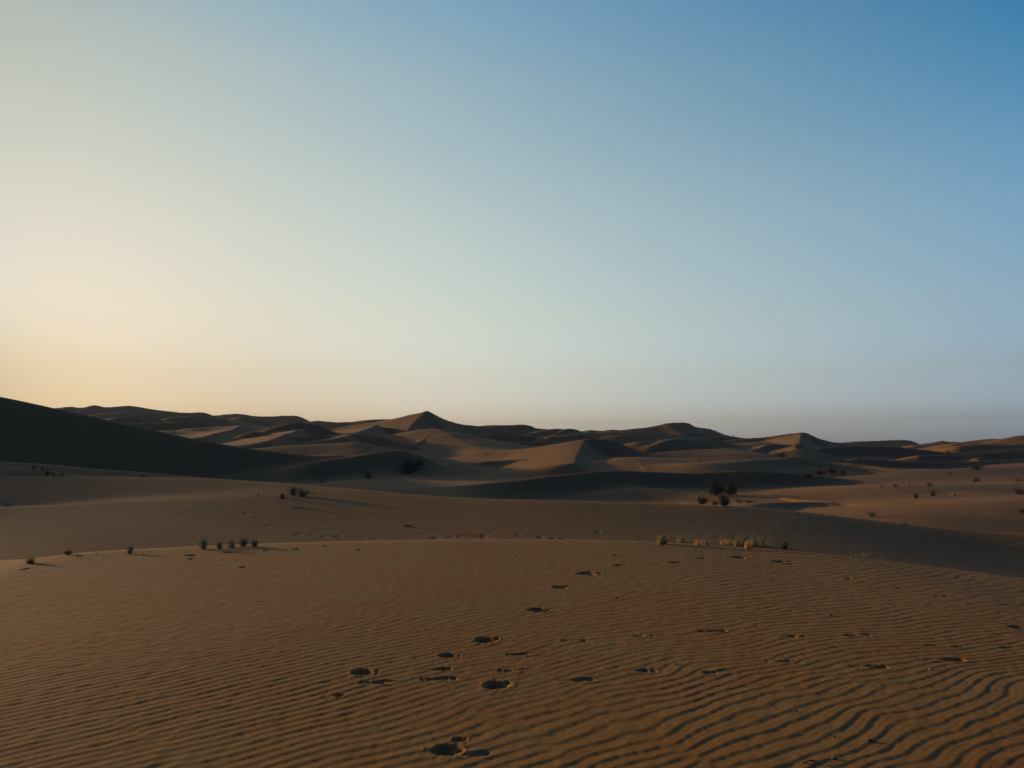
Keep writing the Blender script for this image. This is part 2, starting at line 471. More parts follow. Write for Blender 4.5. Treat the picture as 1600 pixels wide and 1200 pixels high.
def ripples(X, Y):
    wx = .9 * vnoise(X / .6, Y / .6, 21) + .3 * vnoise(X / .28, Y / .28, 22)
    am = (.018 + .10 * sstep(X, -1.2, 1.6)) * (1 - .5 * sstep(Y, 6, 11))
    dx = X - PIV[0]
    dy = Y - PIV[1] + am * wx + (.10 + .05 * sstep(X, .3, 2.5)) * vnoise(X / 1.3, Y / 1.3, 23) \
        + .15 * X + .4 * sstep(Y, 4.8, 8.5) * (np.sqrt(X * X + 1) + X) / 2
    lr = .5 * np.log(dx * dx + dy * dy)
    th = np.arctan2(dy, dx)
    u = (lr * KR * PPW) % NG
    v = (th * KR * PPW) % NG
    i = np.floor(u).astype(int)
    j = np.floor(v).astype(int)
    fu = (u - i)[...]
    fv = v - j
    i %= NG
    j %= NG
    i1 = (i + 1) % NG
    j1 = (j + 1) % NG
    c = (RIP[j, i] * (1 - fu) + RIP[j, i1] * fu) * (1 - fv) + (RIP[j1, i] * (1 - fu) + RIP[j1, i1] * fu) * fv
    ph = np.angle(c)
    lam = np.sqrt(dx * dx + dy * dy) / KR
    prof = np.sin(ph) + .42 * np.sin(2 * ph)
    return np.abs(c) * prof * lam


# ------------------------------------------------------------------ footprints: (px, py, width px, kind)
DEEP = [(922, 896, 36, 1.0), (878, 917, 26, .8), (843, 953, 34, 1.1), (762, 1000, 38, 1.1), (704, 1024, 30, .9), (572, 1050, 36, .9),
        (780, 1070, 42, 1.1), (698, 1172, 46, 1.0), (719, 1156, 20, .7), (970, 883, 20, .8), (1158, 871, 28, .8), (1055, 878.5, 20, .7), (1099, 872.5, 20, .5),
        (1222, 877.5, 30, .7), (1325, 904, 14, .5), (1238, 881, 22, .3), (1592, 980, 30, .6)]
SHOE = [(683, 1046, 44), (686, 1061, 56), (815, 1022, 46), (804, 1048, 52), (897, 1001, 40), (1010, 994, 40), (1113, 986, 44), (1235, 994, 46),
        (1342, 993, 44), (1225, 1034, 54), (1125, 1050, 54), (1000, 1048, 54), (900, 1063, 62), (1357, 1042, 58), (1478, 1031, 58), (1450, 1009, 26),
        (1495, 1011, 22), (1568, 1012, 24), (1403, 919, 22), (1468, 931, 30), (1490, 934, 14), (1572, 945, 26), (590, 1066, 56), (515, 1087, 44), (1296, 895, 26), (735, 1178, 60)]
FAR = [(421, 822), (438, 829), (465, 835), (487, 836), (507, 838), (528, 838), (546, 840), (567, 840), (588, 841), (624, 842), (641, 843), (655, 845),
       (667, 844), (680, 841), (704, 840), (720, 838), (757, 837), (778, 828), (810, 837), (827, 838), (845, 840), (865, 842), (880, 843), (902, 845),
       (935, 831), (403, 809), (400, 800), (385, 802), (345, 795)]
DASH = [(299, 867.5, 26), (358, 863, 20), (299, 873, 8), (415, 860, 10), (464, 857.5, 14), (380, 886, 12), (40, 889, 12), (508, 853, 8), (560, 859, 6)]
stamps = []
for px, py, w, dp in DEEP:
    c = hit(px, py, 3, 16)
    m = c[1] / FPX
    stamps.append(('deep', c, w * m, dp))
for px, py, w in SHOE:
    c = hit(px, py, 3, 16)
    stamps.append(('shoe', c, min(w * c[1] / FPX, .3), 1))
for px, py, w in DASH:
    c = hit(px, py, 3, 16)
    stamps.append(('dash', c, w * c[1] / FPX, 1))
for px, py in FAR:
    c = hit(px, py, 15, 60)
    stamps.append(('far', c, .34, 1))
TRACK = [[hit(a, b, 15, 60) for a, b in ((462, 793), (500, 798), (540, 805), (575, 812))],
         [hit(a, b, 15, 60) for a, b in ((635, 821), (675, 827), (715, 834), (760, 840), (792, 845))]]
RS = np.random.default_rng(3)
STP = []
for s in stamps:
    STP.append((s, RS.uniform(-.22, .22), RS.uniform(0, 6.28), int(RS.integers(1000))))


def stamp_all(X, Y, Z, ripple):
    """press the footprints into the sand; ripple = the ripple layer, wiped out inside deep prints"""
    keep = np.ones_like(Z)
    add = np.zeros_like(Z)
    for (kind, c, L, dp), rot, ph, sd in STP:
        rr = L * 1.7 + .12
        m = np.nonzero((np.abs(X - c[0]) < rr) & (np.abs(Y - c[1]) < rr))
        if len(m[0]) == 0:
            continue
        x = X[m] - c[0]
        y = Y[m] - c[1]
        if kind == 'deep':
            rot += .25
            xr = x * math.cos(rot) + y * math.sin(rot)
            yr = -x * math.sin(rot) + y * math.cos(rot)
            a = L * .47
            b = L * .46
            sg = 1 if sd % 2 else -1
            d = np.sqrt(((xr + .08 * L) / a) ** 2 + (yr / b) ** 2)
            d2 = np.sqrt(((xr - .42 * L) / (.5 * a)) ** 2 + ((yr - sg * .12 * L) / (.62 * b)) ** 2) + .4
            d3 = np.sqrt(((xr + .5 * L) / (.45 * a)) ** 2 + ((yr + sg * .1 * L) / (.4 * b)) ** 2) + .6
            d = -np.log(np.exp(-7 * d) + np.exp(-7 * d2) + np.exp(-7 * d3)) / 7
            d = d * (1 + .22 * vnoise(x * 14, y * 14, sd) + .08 * vnoise(x * 40, y * 40, sd + 1))
            hole = 1 - sstep(d, .12, 1.12)
            rim = np.exp(-((d - 1.22) / .2) ** 2)
            add[m] += dp * (-.048 * hole + .002 * rim * (1 + .6 * vnoise(x * 30, y * 30, sd)))
            keep[m] *= 1 - (1 - sstep(d, .9, 1.5))
            add[m] += (1 - sstep(d, .8, 2.1)) * (.003 * vnoise(x * 55, y * 55, sd + 2) + .004 * np.clip(vnoise(x * 33 + 7, y * 33, sd + 5) - .25, 0, 1))
        elif kind == 'shoe':
            rot = rot * .7 + .05
            xr = x * math.cos(rot) + y * math.sin(rot)
            yr = -x * math.sin(rot) + y * math.cos(rot)
            q = xr / L                                   # -0.5 heel .. 0.5 toe
            wdt = L * (.15 + .05 * np.cos(q * 7.0 - 1.6))
            ins = (1 - sstep(np.abs(q), .44, .52)) * (1 - sstep(np.abs(yr) / wdt, .8, 1.05))
            tread = np.sin(xr / (.013 + .004 * (sd % 5)) * math.pi + 6 * yr / wdt * (sd % 2) + ph) * (np.abs(q - .02) > .08)
            mode = sd % 3
            patch = sstep(vnoise(x * 11 + 3, y * 16, sd), -.5, .35) * (1 if mode == 0 else (sstep(q, -.1, .05) + .25 if mode == 1 else sstep(np.abs(q - .05), .1, .2)))
            add[m] += ins * patch * (-.012 + .005 * tread)
            rim = np.exp(-((np.abs(yr) / wdt - 1.2) / .22) ** 2) * (1 - sstep(np.abs(q), .45, .6))
            add[m] += rim * .004
            add[m] += -.014 * np.exp(-(((q - .40) / .09) ** 2 + (yr / (.3 * wdt)) ** 2)) * (1 if sd % 2 else .2)
            keep[m] *= 1 - .75 * ins * patch
        elif kind == 'dash':
            d = np.sqrt((x / (L * .5)) ** 2 + (y / .10) ** 2)
            add[m] += -.018 * (1 - sstep(d, .2, 1.0)) + .003 * np.exp(-((d - 1.2) / .2) ** 2)
        else:
            d = np.sqrt((x / (L * .62)) ** 2 + (y / .34) ** 2)
            add[m] += (.5 + .6 * (sd % 3) / 2) * (-.018) * (1 - sstep(d, .3, 1.0)) + .001 * np.exp(-((d - 1.25) / .2) ** 2)
    for tr in TRACK:
        for a, b in zip(tr[:-1], tr[1:]):
            ab = b[:2] - a[:2]
            L = np.linalg.norm(ab)
            m = np.nonzero((X > min(a[0], b[0]) - 1) & (X < max(a[0], b[0]) + 1) & (Y > min(a[1], b[1]) - 1) & (Y < max(a[1], b[1]) + 1))
            if len(m[0]) == 0:
                continue
            u = ((X[m] - a[0]) * ab[0] + (Y[m] - a[1]) * ab[1]) / L
            v = ((X[m] - a[0]) * -ab[1] + (Y[m] - a[1]) * ab[0]) / L
            ends = sstep(u, -.02, .02) * (1 - sstep(u, L - .02, L + .02))
            add[m] += -.06 * np.exp(-(v / .15) ** 2) * ends
    return Z + ripple * keep + add


# ------------------------------------------------------------------ sand material
def sand_material(name, near):
    m = bpy.data.materials.new(name)
    m.use_nodes = True
    n = m.node_tree
    L = n.links.new
    b = n.nodes['Principled BSDF']
    b.inputs['Roughness'].default_value = .95
    b.inputs['Specular IOR Level'].default_value = .12
    g = n.nodes.new('ShaderNodeNewGeometry')
    n1 = n.nodes.new('ShaderNodeTexNoise')
    n1.inputs['Scale'].default_value = .9 if near else .03
    n1.inputs['Detail'].default_value = 6
    n1.inputs['Roughness'].default_value = .6
    L(g.outputs['Position'], n1.inputs['Vector'])
    cr = n.nodes.new('ShaderNodeValToRGB')
    cr.color_ramp.elements[0].position = .3
    cr.color_ramp.elements[0].color = (.244, .108, .012, 1) if near else (.238, .111, .015, 1)
    cr.color_ramp.elements[1].position = .7
    cr.color_ramp.elements[1].color = (.226, .134, .020, 1) if near else (.222, .125, .020, 1)
    L(n1.outputs[0], cr.inputs[0])
    # grains
    n2 = n.nodes.new('ShaderNodeTexNoise')
    n2.inputs['Scale'].default_value = 190 if near else 3.0
    n2.inputs['Detail'].default_value = 3
    L(g.outputs['Position'], n2.inputs['Vector'])
    mr = n.nodes.new('ShaderNodeMapRange')
    mr.inputs[1].default_value = .3
    mr.inputs[2].default_value = .7
    mr.inputs[3].default_value = .76 if near else .9
    mr.inputs[4].default_value = 1.22 if near else 1.09
    L(n2.outputs[0], mr.inputs[0])
    mx = n.nodes.new('ShaderNodeVectorMath')
    mx.operation = 'SCALE'
    L(cr.outputs[0], mx.inputs[0])
    L(mr.outputs[0], mx.inputs[3])
    L(mx.outputs[0], b.inputs['Base Color'])
    bp = n.nodes.new('ShaderNodeBump')
    bp.inputs['Strength'].default_value = .35
    bp.inputs['Distance'].default_value = .002 if near else .05
    L(n2.outputs[0], bp.inputs['Height'])
    L(bp.outputs[0], b.inputs['Normal'])
    return m


SAND_NEAR = sand_material('sand_near', True)
SAND_FAR = sand_material('sand_far', False)


def polar(name, rr, aa, mat, near):
    Rg, Ag = np.meshgrid(rr, aa, indexing='ij')
    X = Rg * np.sin(Ag)
    Y = Rg * np.cos(Ag)
    Z = macro(X, Y)
    if near:
        yc = hermite(X, FG[:, 0], FG[:, 1])
        a = .023 * (1 - (.92 - .42 * sstep(X, -1, 3)) * sstep(Y / yc, .28, .75)) * (.8 + .25 * vnoise(X / 1.3, Y / 1.3, 31)) * (1 - sstep(Y - yc, .3, 2))
        a = a * (1.0 + .08 * sstep(X, -.5, 2)) * (.8 + .2 * sstep(X, -5, -1))
        rip = ripples(X, Y) * a
        rip = rip + .0016 * vnoise(X / .09, Y / .09, 33) + .0009 * vnoise(X / .035, Y / .035, 34)
    else:
        rip = np.zeros_like(Z)
    Z = stamp_all(X, Y, Z, rip)
    nr, na = X.shape
    co = np.stack([X, Y, Z], -1).reshape(-1, 3).astype(np.float32)
    i = np.arange(nr * na).reshape(nr, na)
    q = np.stack([i[:-1, :-1], i[:-1, 1:], i[1:, 1:], i[1:, :-1]], -1).reshape(-1, 4)[:, ::-1]
    q = np.ascontiguousarray(q, dtype=np.int32)
    me = bpy.data.meshes.new(name)
    me.vertices.add(len(co))
    me.vertices.foreach_set('co', co.ravel())
    me.loops.add(q.size)
    me.loops.foreach_set('vertex_index', q.ravel())
    me.polygons.add(len(q))
    me.polygons.foreach_set('loop_start', np.arange(0, q.size, 4, dtype=np.int32))
    me.polygons.foreach_set('use_smooth', np.ones(len(q), dtype=bool))
    me.update(calc_edges=True)
    me.materials.append(mat)
    o = bpy.data.objects.new(name, me)
    C.objects.link(o)
    o['kind'] = 'structure'
    return o


NCOL = 1150
dense = np.linspace(rad(-39), rad(39), NCOL)
side = np.linspace(rad(39), rad(180), 70)[1:]
az_all = np.concatenate([-side[::-1], dense, side])
r_near = np.concatenate([np.linspace(.05, 3.2, 24)[:-1], np.arange(3.2, 15.5, .0165), np.linspace(15.5, 17.5, 24)])
r_far = np.concatenate([[17.5], np.geomspace(17.53, 60, 300)[:], np.geomspace(60, 1100, 640)[1:], np.geomspace(1100, 5000, 24)[1:]])
g1 = polar('foreground_dune', r_near, az_all, SAND_NEAR, True)
g2 = polar('desert_ground', r_far, az_all, SAND_FAR, False)
#VEG
# ================================================================== plants and small things on the sand
def plain_mat(name, cols, rough=.8, scale=40, trans=.0):
    m = bpy.data.materials.new(name)
    m.use_nodes = True
    n = m.node_tree
    b = n.nodes['Principled BSDF']
    b.inputs['Roughness'].default_value = rough
    b.inputs['Specular IOR Level'].default_value = .2
    t = n.nodes.new('ShaderNodeTexNoise')
    t.inputs['Scale'].default_value = scale
    g = n.nodes.new('ShaderNodeNewGeometry')
    n.links.new(g.outputs['Position'], t.inputs['Vector'])
    cr = n.nodes.new('ShaderNodeValToRGB')
    cr.color_ramp.elements[0].position = .35
    cr.color_ramp.elements[1].position = .65
    cr.color_ramp.elements[0].color = (*cols[0], 1)
    cr.color_ramp.elements[1].color = (*cols[1], 1)
    n.links.new(t.outputs[0], cr.inputs[0])
    n.links.new(cr.outputs[0], b.inputs['Base Color'])
    if trans:
        tr = n.nodes.new('ShaderNodeBsdfTranslucent')
        n.links.new(cr.outputs[0], tr.inputs[0])
        mx = n.nodes.new('ShaderNodeMixShader')
        mx.inputs[0].default_value = trans
        n.links.new(b.outputs[0], mx.inputs[1])
        n.links.new(tr.outputs[0], mx.inputs[2])
        n.links.new(mx.outputs[0], n.nodes['Material Output'].inputs[0])
    return m


MAT = {
    'green': plain_mat('leaf_green', ((.06, .11, .045), (.10, .165, .065)), trans=.35),
    'dark': plain_mat('leaf_dark', ((.028, .044, .02), (.055, .078, .034)), trans=.2),
    'grass': plain_mat('grass_green', ((.12, .14, .045), (.19, .20, .07)), trans=.4),
    'gold': plain_mat('grass_gold', ((.42, .27, .05), (.54, .36, .09)), trans=.45),
    'pale': plain_mat('grass_pale', ((.17, .145, .07), (.24, .20, .10)), trans=.35),
    'brown': plain_mat('dead_brown', ((.045, .026, .014), (.09, .05, .026))),
    'wood': plain_mat('wood', ((.05, .042, .026), (.09, .075, .045))),
    'stone': plain_mat('stone', ((.085, .05, .022), (.13, .08, .035))),
    'palestone': plain_mat('pale_stone', ((.28, .21, .11), (.36, .28, .16))),
}


class MB:
    def __init__(s):
        s.v, s.f = [], []

    def strip(s, pts, w, wv):
        """tapered blade through pts; wv = width direction"""
        b = len(s.v)
        n = len(pts)
        for i, p in enumerate(pts):
            q = 1 - i / (n - 1)
            h = wv * (w * .5 * (q ** .7))
            if i < n - 1:
                s.v += [tuple(p - h), tuple(p + h)]
            else:
                s.v.append(tuple(p))
        for i in range(n - 2):
            s.f.append((b + 2 * i, b + 2 * i + 1, b + 2 * i + 3, b + 2 * i + 2))
        s.f.append((b + 2 * n - 4, b + 2 * n - 3, b + 2 * n - 2))

    def tube(s, pts, r0, r1, k=5):
        b = len(s.v)
        n = len(pts)
        for i, p in enumerate(pts):
            d = pts[min(i + 1, n - 1)] - pts[max(i - 1, 0)]
            d = d / (np.linalg.norm(d) + 1e-9)
            a = np.cross(d, [0.3, .2, .93])
            a /= np.linalg.norm(a) + 1e-9
            c = np.cross(d, a)
            r = r0 + (r1 - r0) * i / (n - 1)
            for j in range(k):
                t = 2 * math.pi * j / k
                s.v.append(tuple(p + r * (math.cos(t) * a + math.sin(t) * c)))
        for i in range(n - 1):
            for j in range(k):
                j2 = (j + 1) % k
                s.f.append((b + i * k + j, b + i * k + j2, b + (i + 1) * k + j2, b + (i + 1) * k + j))
        s.f.append(tuple(b + j for j in range(k))[::-1])
        s.f.append(tuple(b + (n - 1) * k + j for j in range(k)))

    def leaf(s, c, d, w, l):
        d = d / (np.linalg.norm(d) + 1e-9)
        a = np.cross(d, [.37, .61, .7])
        a /= np.linalg.norm(a) + 1e-9
        b = len(s.v)
        s.v += [tuple(c), tuple(c + d * l * .5 + a * w * .5), tuple(c + d * l), tuple(c + d * l * .5 - a * w * .5)]
        s.f.append((b, b + 1, b + 2, b + 3))

    def build(s, name, mat, parent=None):
        me = bpy.data.meshes.new(name)
        me.from_pydata([tuple(float(c) for c in p) for p in s.v], [], s.f)
        me.materials.append(MAT[mat])
        o = bpy.data.objects.new(name, me)
        C.objects.link(o)
        if parent:
            o.parent = parent
        return o


def root(name, loc, label, cat, group=None):
    o = bpy.data.objects.new(name, None)
    o.empty_display_size = .1
    o.location = loc
    o['label'], o['category'] = label, cat
    if group:
        o['group'] = group
    C.objects.link(o)
    return o


def rv(R, s=1.0):
    return R.normal(0, s, 3)


def branches(mb, R, w, h, n, lean, thick):
    """forking stems; returns the twig ends"""
    ends = []
    for i in range(n):
        a = R.uniform(0, 2 * math.pi)
        t = R.uniform(.15, 1.0)
        tip = np.array([math.cos(a) * w * .6 * t + lean * h * .6, math.sin(a) * w * .55 * t, h * (1.02 - .55 * t * t) * R.uniform(.7, 1.05)])
        p0 = np.array([math.cos(a) * w * .06, math.sin(a) * w * .06, -.02 * h - .01])
        mid = tip * np.array([.45, .45, .6]) + rv(R, .04 * w)
        pts = [p0, mid * .5 + p0 * .5 + rv(R, .02 * w), mid, tip]
        mb.tube(pts, thick * R.uniform(.7, 1.1), thick * .25, 5)
        ends += [(mid * .6 + tip * .4), tip]
        for j in range(2):
            e = mid + (tip - mid) * R.uniform(.4, .9) + rv(R, .12 * w) * np.array([1, 1, .6])
            e[2] = max(e[2], .05 * h)
            mb.tube([mid, (mid + e) / 2 + rv(R, .02 * w), e], thick * .4, thick * .15, 4)
            ends.append(e)
    return ends


def shrub(R, loc, w, h, mat, label, name='shrub', cat='shrub', group=None, lean=0., n=None, leafy=1.0, dens=900, upright=.6):
    r = root(name, loc, label, cat, group)
    mb = MB()
    ends = branches(mb, R, w, h, n or 11, lean, max(.006, .02 * w))
    mb.build('branches', 'wood' if mat != 'brown' else 'brown', r)
    fo = MB()
    k = int(dens * leafy)
    ls = (w * h) ** .5 * .085
    wt = R.uniform(.15, 1.4, len(ends)) ** 1.6
    wt /= wt.sum()
    for i in R.choice(len(ends), k, p=wt):
        e = ends[i]
        q = R.uniform(.12, 1.0) ** .6
        c = e * q * np.array([1, 1, 1 - .35 * (1 - q)]) + rv(R, 1) * np.array([w * .10, w * .10, h * .10])
        if R.random() < .25:
            c[2] *= R.uniform(.1, .8)
        c[2] = abs(c[2] - .01) + .005
        d = rv(R, .6) + np.array([lean, 0, upright]) + e / (np.linalg.norm(e) + 1e-6) * .6
        fo.leaf(c, d, ls * R.uniform(.2, .42), ls * R.uniform(.8, 2.0))
    fo.build('foliage', mat, r)
    return r


def tuft(R, loc, w, h, top, base, label, name='grass_tuft', cat='grass tuft', group=None, lean=.35, n=130, bw=.004, gold=.5):
    """clump of grass: pale dry stems low down, green blades bending over with the wind"""
    r = root(name, loc, label, cat, group)
    a_, b_ = MB(), MB()
    for i in range(n):
        for mb, hh, sp in ((a_, h, 1.0), (b_, h * gold, .7)):
            an = R.uniform(0, 2 * math.pi)
            t = R.uniform(0, 1) ** .6
            p0 = np.array([math.cos(an) * w * .26 * t, math.sin(an) * w * .26 * t, -.012])
            L = hh * R.uniform(.55, 1.05)
            out = np.array([math.cos(an), math.sin(an), 0]) * w * .5 * t * sp
            wind = np.array([lean * L, -.12 * lean * L, 0])
            p1 = p0 + out * .35 + wind * .25 + np.array([0, 0, L * .5])
            p2 = p0 + out * .75 + wind * .7 + np.array([0, 0, L * .85])
            p3 = p0 + out * 1.15 + wind * 1.3 + np.array([0, 0, L * (1.0 - .12 * t)])
            wv = np.array([math.cos(an + 1.3), math.sin(an + 1.3), .0])
            mb.strip([p0, p1, p2, p3], bw * R.uniform(.7, 1.3), wv)
    a_.build('blades', top, r)
    b_.build('dry_stems', base, r)
    return r


def twig(R, loc, L, h, mat, label, name='twig', cat='twig', group=None, n=3, thick=.004, lie=True):
    o = MB()
    for i in range(n):
        a = R.uniform(-.35, .35) if lie else R.uniform(0, 6.28)
        if lie:
            pts = [np.array([-L * .5, 0, 0.0]), np.array([-L * .15, L * .04 * R.normal(), h * .8]), np.array([L * .2, L * .1 * R.normal(), h * .5 + .002]),
                   np.array([L * .5 * math.cos(a), L * .5 * math.sin(a), h * R.uniform(.2, 1)])]
        else:
            pts = [np.array([0, 0, -.02]), np.array([L * .15 * math.cos(a), L * .15 * math.sin(a), h * .5]), np.array([L * .5 * math.cos(a), L * .5 * math.sin(a), h * R.uniform(.7, 1)])]
        o.tube(pts, thick, thick * .35, 5)
    b = o.build(name, mat)
    b.location = loc
    b['label'], b['category'] = label, cat
    if group:
        b['group'] = group
    return b


def stone(R, loc, w, h, mat, label, name='pebble', cat='pebble', group=None):
    import bmesh
    bm = bmesh.new()
    bmesh.ops.create_icosphere(bm, subdivisions=3, radius=1)
    sd = int(R.integers(1000))
    for v in bm.verts:
        p = np.array(v.co)
        q = vnoise(np.array([p[0] * 1.4 + p[2]]), np.array([p[1] * 1.4 - p[2] * .7]), sd)[0]
        v.co *= 1 + .28 * q
        v.co.x *= w * .5
        v.co.y *= w * .38
        v.co.z *= h * .6
        v.co.z += h * .32
    me = bpy.data.meshes.new(name)
    bm.to_mesh(me)
    bm.free()
    me.polygons.foreach_set('use_smooth', [True] * len(me.polygons))
    me.materials.append(MAT[mat])
    o = bpy.data.objects.new(name, me)
    o.location = loc
    o['label'], o['category'] = label, cat
    if group:
        o['group'] = group
    C.objects.link(o)
    return o


G_ROW = 'small round green bushes along the crest of the front dune, left half'
G_GRASS = 'windblown grass clumps on the crest of the front dune, right half'
G_FIELD = 'dark bushes scattered over the dunes behind'
G_CLUSTER = 'bushes clustered at the foot of the long shaded dune face'
G_SCRUB = 'dead brown scrub on the shaded slope at right'
G_LEFT = 'dark bushes at the foot of the big dark dune at left'
G_DEBRIS = 'bits lying on the rippled front dune'

